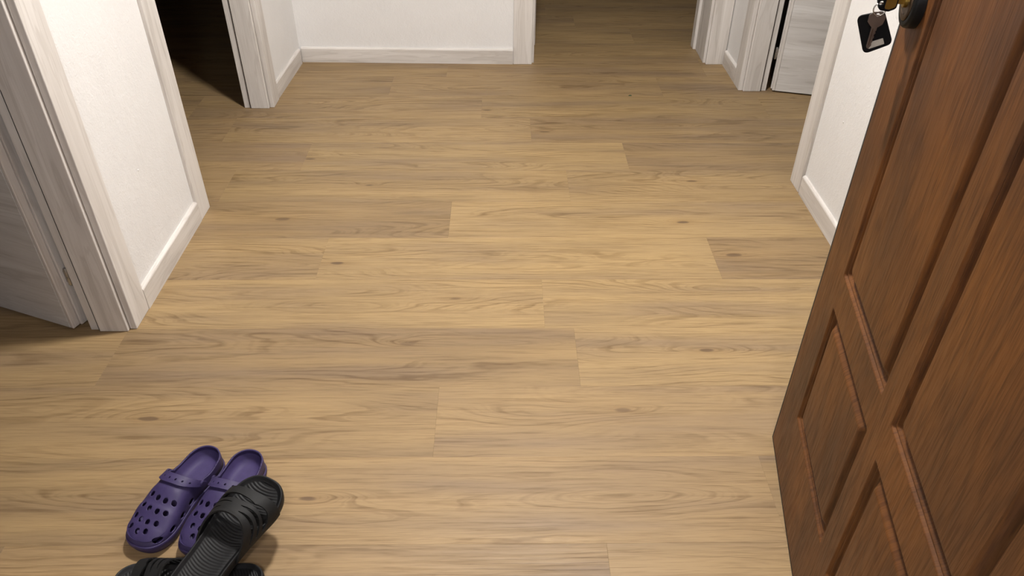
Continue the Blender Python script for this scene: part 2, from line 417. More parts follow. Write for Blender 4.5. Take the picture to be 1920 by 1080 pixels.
# landing outside the entrance
struct(box('floor_landing', -1.3, 1.3, -1.9, 0.30, -0.03, -0.001, M['stone']), 'stone landing floor outside the entrance', 'floor')
struct(box('wall_landing', -1.4, -1.3, -1.9, 0.17, 0, CEIL, W), 'landing wall left of the stairs', 'wall')
struct(box('wall_landing', 1.3, 1.4, -1.9, 0.17, 0, CEIL, W), 'landing wall right of the stairs', 'wall')
struct(box('wall_landing', -1.4, 1.4, -2.0, -1.9, 0, CEIL, W), 'landing wall behind the photographer', 'wall')
struct(box('wall_landing', -1.4, -1.125, 0.17, 0.27, 0, CEIL, W), 'landing wall return on the left', 'wall')
struct(box('wall_landing', 1.175, 1.4, 0.17, 0.27, 0, CEIL, W), 'landing wall return on the right', 'wall')
struct(box('ceiling_landing', -1.4, 1.4, -2.0, 0.17, CEIL, CEIL + 0.1, M['ceil']), 'landing ceiling', 'ceiling')

# ------------------------------------------------------------------ baseboards (chamfered top)
def baseboard(name, a, b_, side, mat, label, h=0.072, t=0.012):
    """a, b_: front-foot end points; side: unit vector from front towards the wall"""
    a = Vector((*a, 0)); b_ = Vector((*b_, 0)); s = Vector((*side, 0))
    prof = [(0, 0.0), (0, h - 0.007), (0.0015, h - 0.0035), (0.005, h - 0.0005), (t + 0.002, h), (t + 0.002, 0.0)]
    v = [tuple(a + s * d + Vector((0, 0, z))) for d, z in prof] + [tuple(b_ + s * d + Vector((0, 0, z))) for d, z in prof]
    n = len(prof)
    f = [tuple(range(n)), tuple(range(n, 2 * n))[::-1]] + [(i, (i + 1) % n, n + (i + 1) % n, n + i) for i in range(n)]
    return struct(mesh_obj(name, v, f, mat), label, 'baseboard')
baseboard('baseboard_left', (-1.0, 1.7085), (-1.0, 2.1795), (-1, 0), M['ash_y'], 'pale wood baseboard along the short left wall')
baseboard('baseboard_left', (-0.9785, 3.1925), (-0.9645, 3.612), (-1, 0), M['ash_y'], 'pale wood baseboard between dark doorway and back corner')
baseboard('baseboard_back', (-0.9665, 3.628), (0.0505, 3.605), (0, 1), M['ash_x'], 'pale wood baseboard along the back wall')
baseboard('baseboard_right', (1.065, 3.3785), (1.065, 3.602), (1, 0), M['ash_y'], 'short pale baseboard beside the back passage')
baseboard('baseboard_right', (1.048, 0.33), (1.048, 2.3605), (1, 0), M['ash_y'], 'pale wood baseboard on the wall behind the brown door')

# ------------------------------------------------------------------ door frames
def frame_side(parent, edge, face, out, into, depth, cas=(0.0, 0.09), strip=None, has_rebate=True):
    """one upright of a door lining, in plan.
    edge: point on the hall face at the jamb face line; out: unit vec along wall away from the opening; into: unit vec through the wall"""
    e = Vector(edge); o = Vector(out); i = Vector(into)
    P = lambda a, b_: tuple(e + o * a + i * b_)
    H = DOOR_H
    # casing on the wall face
    prism('casing', [P(0.011, 0.0), P(0.011 + 0.089, 0.0), P(0.011 + 0.089, 0.0125), P(0.040, 0.0125), P(0.040, 0.0185), P(0.011, 0.0185)], 0, H + 0.09, M['ash_v'], parent, 0.002, 2)
    # jamb face
    prism('jamb', [P(0.0, 0.0195), P(0.0, 0.097), P(0.032, 0.097), P(0.032, 0.0195)], 0, H, M['ash_v'], parent, 0.0025, 3)
    # rebate strip
    if has_rebate:
        prism('door_stop', [P(0.0085, 0.1002), P(0.0085, depth), P(0.032, depth), P(0.032, 0.1002)], 0, H + 0.008, M['ash_v'], parent, 0.0012, 2)
        prism('door_seal', [P(0.0035, 0.0972), P(0.0035, 0.1000), P(0.030, 0.1000), P(0.030, 0.0972)], 0, H, M['seal'], parent)

def head(parent, p0, p1, into, depth):
    """lintel lining + head casing between two jamb edges"""
    a = Vector(p0); b_ = Vector(p1); i = Vector(into); d = (b_ - a).normalized()
    q = lambda s, t, k: tuple(s + d * t + i * k)
    prism('head_jamb', [q(a, -0.03, 0.0195), q(b_, 0.03, 0.0195), q(b_, 0.03, depth), q(a, -0.03, depth)], DOOR_H, DOOR_H + 0.03, M['ash_x'], parent, 0.002)
    prism('head_casing', [q(a, -0.011, 0.0), q(b_, 0.011, 0.0), q(b_, 0.011, 0.0125), q(a, -0.011, 0.0125)], DOOR_H + 0.008, DOOR_H + 0.098, M['ash_x'], parent, 0.002)

t1 = struct(empty('trim_1', (0, 0, 0)), 'pale wood door frame of the near left doorway', 'door frame')
frame_side(t1, (-1.0015, 1.6085), None, (0, 1), (-1, 0), 0.124)
frame_side(t1, (-1.0015, 0.790), None, (0, -1), (-1, 0), 0.124)
head(t1, (-1.0015, 0.790), (-1.0015, 1.6085), (-1, 0), 0.124)

t2 = struct(empty('trim_2', (0, 0, 0)), 'pale wood door frame of the unlit left doorway', 'door frame')
frame_side(t2, (-1.0, 2.280), None, (0, -1), (-1, 0), 0.124)
frame_side(t2, (-0.976, 3.0825), None, (0, 1), (-1, 0), 0.126)
head(t2, (-0.990, 2.280), (-0.980, 3.0825), (-1, 0), 0.124)

t3 = struct(empty('trim_3', (0, 0, 0)), 'pale wood frame around the back passage opening', 'door frame')
frame_side(t3, (0.152, 3.604), None, (-1, 0), (0, 1), 0.26, has_rebate=False)
frame_side(t3, (0.974, 3.608), None, (1, 0), (0, 1), 0.26, has_rebate=False)
for x0, x1, y0, y1 in ((0.118, 0.150, 3.703, 3.87), (0.976, 1.01, 3.707, 3.815), ):
    box('jamb', x0, x1, y0, y1, 0, DOOR_H, M['ash_v'], t3, 0.002)
box('door_stop', 0.118, 0.1665, 3.872, 3.955, 0, DOOR_H, M['ash_v'], t3, 0.002)
box('door_stop', 0.9635, 1.01, 3.817, 3.872, 0, DOOR_H, M['ash_v'], t3, 0.002)
head(t3, (0.152, 3.606), (0.974, 3.606), (0, 1), 0.26)

t4 = struct(empty('trim_4', (0, 0, 0)), 'pale wood door frame of the right doorway', 'door frame')
frame_side(t4, (1.0635, 3.2765), None, (0, 1), (1, 0), 0.124)
frame_side(t4, (1.0480, 2.469), None, (0, -1), (1, 0), 0.124)
head(t4, (1.056, 2.469), (1.056, 3.2765), (1, 0), 0.124)

# frame of the entrance, around the photographer
t5 = struct(empty('trim_5', (0, 0, 0)), 'dark brown frame of the entrance opening', 'door frame')
box('jamb', -0.80, -0.755, 0.165, 0.335, 0, 2.14, M['brown'], t5, 0.003)
box('jamb', 0.50, 0.535, 0.165, 0.300, 0, 2.14, M['brown'], t5, 0.003)
box('head_jamb', -0.755, 0.50, 0.165, 0.300, 2.115, 2.14, M['brown'], t5, 0.003)

# ------------------------------------------------------------------ inner door leaves
def leaf(name, corner, dirv, label, flip):
    """corner: hinge-side foot of the visible face; dirv: from hinge along the leaf; thickness goes away from camera"""
    rz = math.atan2(dirv[1], dirv[0])
    e = struct(empty(name, (corner[0], corner[1], 0), rz), label, 'door')
    s = 1.0 if flip else -1.0            # local y sign of the thickness
    T = lambda pts: [(u, s * t) for u, t in pts]
    z0, z1 = 0.007, 2.085
    Lw = 0.80
    # cross-grained field between two slim stiles
    o = prism('field', T([(0.0125, 0.0), (Lw - 0.0125, 0.0), (Lw - 0.0125, 0.022), (0.0125, 0.022)]), z0, z1, M['ash_leaf'], e)
    bev(o, 0.0008, 1)
    prism('stile', T([(0.0, 0.0), (0.012, 0.0), (0.012, 0.022), (0.0, 0.022)]), z0, z1, M['ash_v'], e, 0.0025, 3)
    prism('stile', T([(Lw - 0.012, 0.0), (Lw, 0.0), (Lw, 0.022), (Lw - 0.012, 0.022)]), z0, z1, M['ash_v'], e, 0.0025, 3)
    prism('rebate_lip', T([(-0.006, 0.0225), (Lw + 0.006, 0.0225), (Lw + 0.006, 0.044), (-0.006, 0.044)]), z0, z1, M['ash_v'], e, 0.0015, 2)
    for hz in (0.165, 1.05, 1.85):
        hg = lathe('hinge', [(0.0055, -0.026), (0.0065, -0.024), (0.0065, -0.001), (0.0052, 0.0), (0.0065, 0.001), (0.0065, 0.024), (0.0055, 0.026)], 'Z', 16, M['steel'], e, (-0.014, s * 0.034, hz))
        box('hinge_plate', -0.010, -0.0058, *sorted((s * 0.030, s * 0.042)), hz - 0.018, hz + 0.018, M['steel'], e, 0.0005)
    # lever handle on the visible face
    hd = lathe('handle_rose', [(0.024, 0.0), (0.026, -0.002 * s), (0.026, -0.007 * s), (0.024, -0.009 * s)], 'Y', 24, M['steel'], e, (Lw - 0.06, 0, 1.02))
    box('handle_lever', Lw - 0.17, Lw - 0.05, *sorted((-s * 0.048, -s * 0.036)), 1.012, 1.030, M['steel'], e, 0.004, 3)
    box('handle_neck', Lw - 0.068, Lw - 0.052, *sorted((-s * 0.042, -s * 0.008)), 1.013, 1.029, M['steel'], e, 0.003, 2)
    return e
leaf('door_1', (-1.168, 1.612), (-0.931, 0.366), 'pale wood inner door standing open in the near left doorway', False)
leaf('door_2', (1.211, 3.272), (0.961, -0.276), 'pale grey wood inner door standing open in the right doorway', True)

# ================================================================== ENTRANCE DOOR
DW, DH, DT = 0.91, 2.09, 0.07
door = struct(empty('door_3', (0.631, 1.220, 0.006), math.atan2(-0.98505, -0.17225)), 'dark brown panelled wooden entrance door swung open on the right', 'door')
US = [(0.118, 0.426), (0.484, 0.792)]
ZS = [(0.182, 0.476), (0.546, 1.545), (1.615, 1.909)]
US0, ZS0 = 0.0085, 0.0035
us = sorted({US0, DW, *[a for p in US for a in p]}); zs = sorted({ZS0, DH, *[a for p in ZS for a in p]})
BK = 0.016
v = []; idx = {}
def vid(u, y, z):
    key = (round(u, 5), round(y, 5), round(z, 5))
    if key not in idx: idx[key] = len(v); v.append(key)
    return idx[key]
f = []
def is_panel(a, b_): return any(abs(a - p[0]) < 1e-6 for p in US) and any(abs(b_ - q[0]) < 1e-6 for q in ZS)
for i in range(len(us) - 1):
    for j in range(len(zs) - 1):
        a, c, d, e = us[i], us[i + 1], zs[j], zs[j + 1]
        if is_panel(a, d):
            for (p, q) in (((a, d), (c, d)), ((c, d), (c, e)), ((c, e), (a, e)), ((a, e), (a, d))):
                f.append((vid(p[0], 0, p[1]), vid(q[0], 0, q[1]), vid(q[0], BK, q[1]), vid(p[0], BK, p[1])))
            f.append((vid(a, BK, d), vid(c, BK, d), vid(c, BK, e), vid(a, BK, e)))
        else:
            f.append((vid(a, 0, d), vid(c, 0, d), vid(c, 0, e), vid(a, 0, e)))
        # back
        f.append((vid(a, DT, d), vid(a, DT, e), vid(c, DT, e), vid(c, DT, d)))
for i in range(len(us) - 1):
    for zz in (ZS0, DH): f.append((vid(us[i], 0, zz), vid(us[i + 1], 0, zz), vid(us[i + 1], DT, zz), vid(us[i], DT, zz)))
for j in range(len(zs) - 1):
    for uu in (US0, DW): f.append((vid(uu, 0, zs[j]), vid(uu, 0, zs[j + 1]), vid(uu, DT, zs[j + 1]), vid(uu, DT, zs[j])))
mesh_obj('leaf', v, f, M['brown'], door)
# moulded panels: cove and bead around a flat field
PROF = [(0.0, 0.0), (0.0022, 0.0012), (0.0040, 0.0042), (0.0052, 0.0050), (0.0068, 0.0040), (0.0082, 0.0042), (0.0100, 0.0072), (0.0135, 0.0090), (0.0180, 0.0092), (0.0225, 0.0078), (0.0270, 0.0046), (0.0305, 0.0018), (0.0335, 0.0005), (0.036, 0.0003)]
PROF = [(d * 0.90, y * 1.10) for d, y in PROF]
RSEG = 5
def rrect(u0, u1, z0, z1, r):
    pts = []
    for cx, cz, a0 in ((u1 - r, z1 - r, 0), (u0 + r, z1 - r, 90), (u0 + r, z0 + r, 180), (u1 - r, z0 + r, 270)):
        for k in range(RSEG + 1):
            a = math.radians(a0 + 90 * k / RSEG)
            pts.append((cx + r * math.cos(a), cz + r * math.sin(a)))
    return pts
for (u0, u1) in US:
    for (z0, z1) in ZS:
        v = []; f = []
        n = 4 * (RSEG + 1)
        corners = [(u1, z1), (u0, z1), (u0, z0), (u1, z0)]
        for c in corners: v += [(c[0], 0.0, c[1])] * 1
        base = len(v)
        for d, y in PROF:
            r = 0.0042 + 0.12 * d if d < 0.03 else 0.0042 + 0.12 * d
            for (uu, zz) in rrect(u0 + d + 0.0005, u1 - d - 0.0005, z0 + d + 0.0005, z1 - d - 0.0005, r): v.append((uu, y, zz))
        for k in range(4):     # corner fillers between square hole and rounded moulding
            ring = [base + k * (RSEG + 1) + q for q in range(RSEG + 1)]
            for q in range(RSEG): f.append((k, ring[q], ring[q + 1]))
            nx = base + ((k + 1) % 4) * (RSEG + 1)
            f.append((k, ring[-1], nx, (k + 1) % 4))
        for L in range(len(PROF) - 1):
            for k in range(n):
                f.append((base + L * n + k, base + L * n + (k + 1) % n, base + (L + 1) * n + (k + 1) % n, base + (L + 1) * n + k))
        f.append(tuple(base + (len(PROF) - 1) * n + k for k in range(n)))
        o = mesh_obj('panel', v, f, M['brown'], door, True)
        md = o.modifiers.new('split', 'EDGE_SPLIT'); md.split_angle = math.radians(55)
# dark seal and steel edge along the free edge and the foot
box('edge_seal', 0.0, 0.0083, 0.0006, DT - 0.004, 0.0035, DH, M['seal'], door)
box('bottom_seal', 0.0, DW, 0.0006, DT - 0.004, -0.0045, 0.0033, M['seal'], door)
box('steel_edge', -0.0020, -0.0002, 0.012, DT - 0.006, 0.0, DH, M['steel'], door)
# cylinder guard
lathe('lock_guard', [(0.0375, 0.0), (0.0375, -0.011), (0.0368, -0.0140), (0.0348, -0.0160), (0.0320, -0.0165), (0.0275, -0.0165), (0.0272, -0.0140)], 'Y', 48, M['blackmetal'], door, (0.060, -0.0001, 1.008))
lathe('lock_plate', [(0.0270, -0.0140), (0.0268, -0.0172), (0.0255, -0.0180), (0.0180, -0.0185), (0.0170, -0.0175), (0.0110, -0.0175)], 'Y', 40, M['bronze'], door, (0.060, -0.0001, 1.008))
lathe('lock_cylinder', [(0.0085, -0.017), (0.0085, -0.0215), (0.0078, -0.0222)], 'Y', 24, M['brass'], door, (0.060, 0.0, 1.008))
# pull knob high on the door and hinges at the hinge edge, as on such doors
for hz in (0.25, 1.85):
    lathe('hinge', [(0.009, -0.06), (0.011, -0.057), (0.011, 0.057), (0.009, 0.06)], 'Z', 18, M['steel'], door, (DW + 0.011, DT - 0.012, hz))

# ================================================================== KEYS
DD = Vector((-0.17225, -0.98505, 0)); DN = Vector((-0.98505, 0.17225, 0)); P0 = Vector((0.631, 1.220, 0.006))
LOCK = P0 + DD * 0.060 + Vector((0, 0, 1.008))
def extrude_outline(name, outer, hole, th, mat, origin, ex, ez, parent=None, bevel=0.0006):
    """flat plate with an optional hole; outline in (e, z) metres"""
    bm = bmesh.new()
    en = ex.cross(ez).normalized()
    def ring(pts, off): return [bm.verts.new(origin + ex * a + ez * b_ + en * off) for a, b_ in pts]
    for off in (-th / 2, th / 2):
        edges = []
        for pts in ([outer] if not hole else [outer, hole]):
            r = ring(pts, off)
            edges += [bm.edges.new((r[i], r[(i + 1) % len(r)])) for i in range(len(r))]
        bmesh.ops.triangle_fill(bm, use_beauty=True, use_dissolve=False, edges=edges)
    bm.verts.ensure_lookup_table()
    n_o = len(outer); n_h = len(hole) if hole else 0; half = n_o + n_h
    for st, n in ((0, n_o), (n_o, n_h)):
        for i in range(n):
            a, b2 = bm.verts[st + i], bm.verts[st + (i + 1) % n]
            c, d = bm.verts[half + st + (i + 1) % n], bm.verts[half + st + i]
            bm.faces.new((a, b2, c, d))
    bmesh.ops.recalc_face_normals(bm, faces=bm.faces)
    me = bpy.data.meshes.new(name); bm.to_mesh(me); bm.free(); me.materials.append(mat)
    o = bpy.data.objects.new(name, me); C.objects.link(o)
    if parent: o.parent = parent
    if bevel: bev(o, bevel, 2, 40)
    return o
def circ(cx, cz, r, n=20): return [(cx + r * math.cos(2 * math.pi * k / n), cz + r * math.sin(2 * math.pi * k / n)) for k in range(n)]
def rounded(pts, r, seg=5):
    out = []
    n = len(pts)
    for i in range(n):
        p = Vector(pts[i]); a = (Vector(pts[i - 1]) - p).normalized(); c = (Vector(pts[(i + 1) % n]) - p).normalized()
        ang = a.angle(c); d = min(r / math.tan(ang / 2), 0.45 * (Vector(pts[i - 1]) - p).length, 0.45 * (Vector(pts[(i + 1) % n]) - p).length)
        s, e = p + a * d, p + c * d
        for k in range(seg + 1):
            t = k / seg
            q = s * (1 - t) ** 2 + p * 2 * t * (1 - t) + e * t * t
            out.append((q.x, q.y))
    return out
Z = Vector((0, 0, 1))
# key standing in the lock: blade towards the door, black capped bow outside
GRP = 'keys hanging from the entrance door lock'
lk = tag(empty('lock_key', LOCK + DN * 0.022), 'black capped brass key sticking in the entrance door lock', 'key', GRP)
kd = (DN * 0.93 + DD * 0.25).normalized()
def local_plate(name, outer, hole, th, mat, ex, ez, par, origin=Vector((0, 0, 0)), bevel=0.0006):
    return extrude_outline(name, outer, hole, th, mat, origin, ex, ez, par, bevel)
local_plate('blade', [(-0.002, -0.004), (0.010, -0.004), (0.010, 0.004), (-0.002, 0.004)], None, 0.002, M['brass'], DN, Z, lk, bevel=0.0003)
bow = rounded([(0.008, -0.010), (0.018, -0.0150), (0.032, -0.0135), (0.037, 0.0), (0.032, 0.0135), (0.018, 0.0150), (0.008, 0.010)], 0.006)
hole = circ(0.0305, -0.0035, 0.0036, 16)
local_plate('bow_cap', bow, hole, 0.0075, M['leather'], DN, Z, lk, bevel=0.0015)
inset = rounded([(0.010, -0.0075), (0.018, -0.0115), (0.0250, -0.0108), (0.0250, 0.0108), (0.018, 0.0115), (0.010, 0.0075)], 0.004)
local_plate('bow_inlay', inset, None, 0.0092, M['brass'], DN, Z, lk, bevel=0.0006)

# split ring
K = LOCK + DN * (0.022 + 0.0305) + Vector((0, 0, -0.0035))
Hv = Vector((K.x, K.y, 0)).normalized(); Ev = Vector((Hv.y, -Hv.x, 0))
def torus(name, R, r, mat, loc, ax1, ax2, turns=1.0, seg=48, sub=8, pitch=0.0):
    nrm = ax1.cross(ax2).normalized(); v = []; f = []
    closed = turns == 1.0
    N = int(seg * turns)
    for i in range(N if closed else N + 1):
        a = 2 * math.pi * i / seg
        d = ax1 * math.cos(a) + ax2 * math.sin(a)
        c = d * R + nrm * (pitch * i / seg)
        for k in range(sub):
            b_ = 2 * math.pi * k / sub
            v.append(c + d * (r * math.cos(b_)) + nrm * (r * math.sin(b_)))
    M_ = N if closed else N
    for i in range(M_):
        j = (i + 1) % N if closed else i + 1
        for k in range(sub): f.append((i * sub + k, i * sub + (k + 1) % sub, j * sub + (k + 1) % sub, j * sub + k))
    if not closed: f.append(tuple(range(sub))); f.append(tuple(N * sub + k for k in range(sub)))
    return mesh_obj(name, v, f, mat, None, True, loc)
ring = torus('key_ring', 0.0090, 0.0008, M['ring'], K + Vector((0, 0, -0.0090)), (Ev * 0.95 + Hv * 0.3).normalized(), Z, 2.0, 36, 8, 0.0016)
tag(ring, 'small bright split ring holding the key and fob under the lock', 'key ring', GRP)

# hanging house key (local frame: e across, z up, 0 at its hole)
HK = K + Vector((0, 0, -0.0184))
hk = tag(empty('house_key', HK), 'dull metal house key with angular head hanging in front of black fob', 'key', GRP)
head_o = rounded([(-0.0060, 0.0045), (0.0050, 0.0055), (0.0125, -0.0020), (0.0105, -0.0130), (0.0050, -0.0178), (-0.0050, -0.0178), (-0.0118, -0.0105), (-0.0118, -0.0005)], 0.003)
ke = (Ev * 0.97 + Hv * 0.24).normalized()
kz = (Z + Ev * 0.00).normalized()
extrude_outline('head', head_o, circ(0.0, 0.0006, 0.0026, 16), 0.0022, M['keysteel'], Vector((0, 0, 0)), ke, kz, hk)
bl = [(-0.0040, -0.0172), (0.0042, -0.0172), (0.0042, -0.0225), (0.0030, -0.0245), (0.0042, -0.0265), (0.0024, -0.0300), (0.0038, -0.0330), (0.0022, -0.0365), (0.0034, -0.0395), (0.0020, -0.0425), (0.0028, -0.0460), (0.0, -0.0515), (-0.0030, -0.0500), (-0.0040, -0.0470)]
extrude_outline('blade', bl, None, 0.0020, M['keysteel'], Vector((0, 0, 0)), ke, kz, hk, bevel=0.0003)
extrude_outline('groove', [(-0.0018, -0.020), (-0.0006, -0.020), (-0.0006, -0.046), (-0.0018, -0.046)], None, 0.0023, M['bronze'], Vector((0, 0, 0)), ke, kz, hk, bevel=0)

# black fob behind the key
FB = HK + Hv * 0.0065
fb = tag(empty('key_fob', FB), 'black rounded square leather fob with pale grey patch hanging from the lock', 'key fob', GRP)
quad = [(-0.0275, -0.0060), (0.0060, 0.0045), (0.0105, 0.0010), (0.0285, -0.0400), (-0.0035, -0.0600)]
quad = rounded([(-0.0290, -0.0075), (0.0075, 0.0060), (0.0320, -0.0400), (-0.0045, -0.0625)], 0.0085, 8)
extrude_outline('fob_body', quad, circ(0.0005, -0.0005, 0.0028, 16), 0.0050, M['leather'], Vector((0, 0, 0)), Ev, Z, fb, bevel=0.0012)
extrude_outline('patch', rounded([(-0.0030, -0.0440), (0.0165, -0.0335), (0.0208, -0.0418), (0.0010, -0.0530)], 0.001, 3), None, 0.0058, M['patch'], Vector((0, 0, 0)), Ev, Z, fb, bevel=0.0003)

# ================================================================== CLOGS
def catmull(pts, per):
    out = []; n = len(pts)
    for i in range(n):
        p0, p1, p2, p3 = [Vector(pts[(i + k - 1) % n]) for k in range(4)]
        for q in range(per):
            t = q / per
            out.append(0.5 * ((2 * p1) + (-p0 + p2) * t + (2 * p0 - 5 * p1 + 4 * p2 - p3) * t * t + (-p0 + 3 * p1 - 3 * p2 + p3) * t ** 3))
    return out
def lerp_tab(tab, x):
    if x <= tab[0][0]: return tab[0][1]
    for (a, va), (b_, vb) in zip(tab, tab[1:]):
        if x <= b_:
            t = (x - a) / (b_ - a); t = t * t * (3 - 2 * t)
            return va + (vb - va) * t
    return tab[-1][1]
# plan outline, toe +y; +x = medial side bulges less
CL = 0.255
OUT = [(0.0, -0.1275), (0.020, -0.122), (0.0350, -0.105), (0.0400, -0.075), (0.0395, -0.040), (0.0385, -0.005), (0.0450, 0.035), (0.0500, 0.072), (0.0460, 0.100), (0.0320, 0.1205), (0.006, 0.1275),
       (-0.022, 0.1225), (-0.0420, 0.104), (-0.0505, 0.070), (-0.0500, 0.035), (-0.0455, 0.0), (-0.0420, -0.040), (-0.0410, -0.075), (-0.0350, -0.105), (-0.020, -0.122)]
OUTC = catmull(OUT, 10)
NS = len(OUTC)
DOME = [(-0.1275, 0.072), (-0.06, 0.078), (-0.02, 0.080), (0.01, 0.076), (0.05, 0.064), (0.09, 0.052), (0.1275, 0.044)]
RIM = [(-0.1275, 0.055), (-0.10, 0.053), (-0.065, 0.049), (-0.045, 0.052), (-0.030, 0.062), (-0.015, 0.078), (-0.002, 0.11), (0.02, 0.2)]
Z_BASE = 0.016
EXPO = [(-0.1275, 0.22), (-0.03, 0.28), (0.01, 0.40), (0.06, 0.42), (0.1275, 0.46)]
def spine(y): return Vector((0.0, max(-0.080, min(0.068, y))))
def dome_pt(op, a, inset=0.0012, dz=0.0):
    """op outline point, a in 0..90deg from rim(90) to centre(0)"""
    s = spine(op.y); r = math.sin(a)
    d = op - s
    d = d * (1 - inset / d.length)
    q = s + d * r
    Hh = lerp_tab(DOME, q.y) - Z_BASE
    return Vector((q.x, q.y, Z_BASE + Hh * max(0.0, math.cos(a)) ** lerp_tab(EXPO, q.y) + dz))
HOLES = [(0.029, 0.034), (0.011, 0.037), (-0.008, 0.036), (-0.027, 0.031), (0.027, 0.058), (0.009, 0.061), (-0.011, 0.060), (-0.030, 0.055),
         (0.021, 0.081), (0.002, 0.084), (-0.016, 0.083), (-0.034, 0.077), (0.010, 0.101), (-0.008, 0.105), (-0.029, 0.098)]
HOLE_R = 0.0054
def f_cut(p):
    d = lerp_tab(RIM, p.y) - p.z          # negative inside the foot opening
    for hx, hy in HOLES:
        d = min(d, (math.hypot(p.x - hx, (p.y - hy)) - HOLE_R) * 1.0)
    if abs(p.x) > 0.024 and p.z < 0.05:
        for yc, zc in ((0.103, 0.036), (0.070, 0.034), (0.036, 0.033), (0.002, 0.033)):
            d = min(d, (math.hypot((p.y - yc) * 0.62, p.z - zc) - 0.0052))
    return d
def clog(name, loc, rz, mirror, label):
    e = tag(empty(name, loc, rz), label, 'clog', 'pair of purple clogs')
    e.scale = (mirror, 1, 1)
    # upper shell
    NA = 96
    grid = []
    for i in range(NS):
        # densify outline twice
        for half in (0, 1):
            op = OUTC[i] if not half else (OUTC[i] + OUTC[(i + 1) % NS]) / 2
            grid.append([dome_pt(op, math.radians(90 * k / NA)) for k in range(NA + 1)])
    N2 = len(grid)
    fv = [[f_cut(p) for p in r] for r in grid]
    # snap vertices close to the cut line on to it
    for i in range(N2):
        for k in range(1, NA):
            if abs(fv[i][k]) < 0.0009:
                best = None
                for (di, dk) in ((1, 0), (-1, 0), (0, 1), (0, -1)):
                    ii, kk = (i + di) % N2, k + dk
                    if fv[i][k] * fv[ii][kk] < 0:
                        t = fv[i][k] / (fv[i][k] - fv[ii][kk])
                        if t < 0.5 and (best is None or t < best[0]): best = (t, ii, kk)
                if best:
                    t, ii, kk = best
                    grid[i][k] = grid[i][k].lerp(grid[ii][kk], t); fv[i][k] = 0.0
    v = [p for r in grid for p in r]; f = []
    for i in range(N2):
        j = (i + 1) % N2
        for k in range(NA):
            q = (fv[i][k], fv[j][k], fv[j][k + 1], fv[i][k + 1])
            if min(q) > -0.00045 and sum(q) > 0:
                f.append((i * (NA + 1) + k, j * (NA + 1) + k, j * (NA + 1) + k + 1, i * (NA + 1) + k + 1))
    used = sorted({a for q in f for a in q}); remap = {a: n for n, a in enumerate(used)}
    up = mesh_obj('upper', [v[a] for a in used], [tuple(remap[a] for a in q) for q in f], M['purple'], e, True)
    bm = bmesh.new(); bm.from_mesh(up.data); bmesh.ops.remove_doubles(bm, verts=bm.verts, dist=0.0002); bmesh.ops.recalc_face_normals(bm, faces=bm.faces)
    top = max(bm.faces, key=lambda fc: fc.calc_center_median().z)
    if top.normal.z < 0: bmesh.ops.reverse_faces(bm, faces=bm.faces)
    bm.to_mesh(up.data); bm.free()
    md = up.modifiers.new('solid', 'SOLIDIFY'); md.thickness = 0.0034; md.offset = -1
    # sole: side wall with bumper ledge, rounded foot and bottom
    prof = [(0.012, 0.0), (0.0060, 0.0008), (0.0025, 0.0045), (0.0008, 0.010), (-0.0006, 0.016), (-0.0010, 0.0205), (-0.0002, 0.0232), (0.0014, 0.0242), (0.0036, 0.0235)]
    v = []; f = []
    for d, z in prof:
        for op in OUTC:
            s = spine(op.y); dd = op - s; q = s + dd * (1 - d / dd.length)
            spring = 0.006 * max(0.0, (op.y - 0.08) / 0.0475) ** 2 if z < 0.012 else 0.003 * max(0.0, (op.y - 0.08) / 0.0475) ** 2
            lift = 0.004 * max(0, (op.y - 0.045) / 0.0825) ** 1.3 * (z / 0.0245) ** 2 * (z > 0.012)
            v.append((q.x, q.y, z + spring + lift))
    for L in range(len(prof) - 1):
        for i in range(NS): f.append((L * NS + i, L * NS + (i + 1) % NS, (L + 1) * NS + (i + 1) % NS, (L + 1) * NS + i))
    f.append(tuple(range(NS))[::-1])
    so = mesh_obj('sole', v, f, M['purple'], e, True)
    # footbed, dished, with massage nubs
    rings_ = [1.0, 0.9, 0.75, 0.55, 0.35, 0.15]
    v = []; f = []
    for r in rings_:
        for op in OUTC:
            s = spine(op.y); dd = op - s; q = s + dd * (1 - 0.006 / dd.length) * r
            z = 0.0215 + 0.020 * r ** 7 + (0.004 if q.y < -0.02 else 0.004 * max(0, 1 - (q.y + 0.02) / 0.06))
            v.append((q.x, q.y, z))
    for L in range(len(rings_) - 1):
        for i in range(NS): f.append((L * NS + i, L * NS + (i + 1) % NS, (L + 1) * NS + (i + 1) % NS, (L + 1) * NS + i))
    f.append(tuple((len(rings_) - 1) * NS + i for i in range(NS)))
    fb_ = mesh_obj('footbed', v, f, M['purple_in'], e, True)
    v = []; f = []
    for ix in range(-9, 10):
        for iy in range(0, 24):
            x = ix * 0.0026 + (0.0013 if iy % 2 else 0); y = -0.098 + iy * 0.0032
            if (x / 0.023) ** 2 + ((y + 0.062) / 0.037) ** 2 > 1: continue
            b0 = len(v); zz = 0.0253
            for k in range(6): v.append((x + 0.0009 * math.cos(k * math.pi / 3), y + 0.0009 * math.sin(k * math.pi / 3), zz))
            v.append((x, y, zz + 0.0011))
            for k in range(6): f.append((b0 + k, b0 + (k + 1) % 6, b0 + 6))
    nb = mesh_obj('massage_nubs', v, f, M['purple_in'], fb_, True); nb['kind'] = 'stuff'
    # heel strap folded forward over the instep
    NU, NV = 120, 22
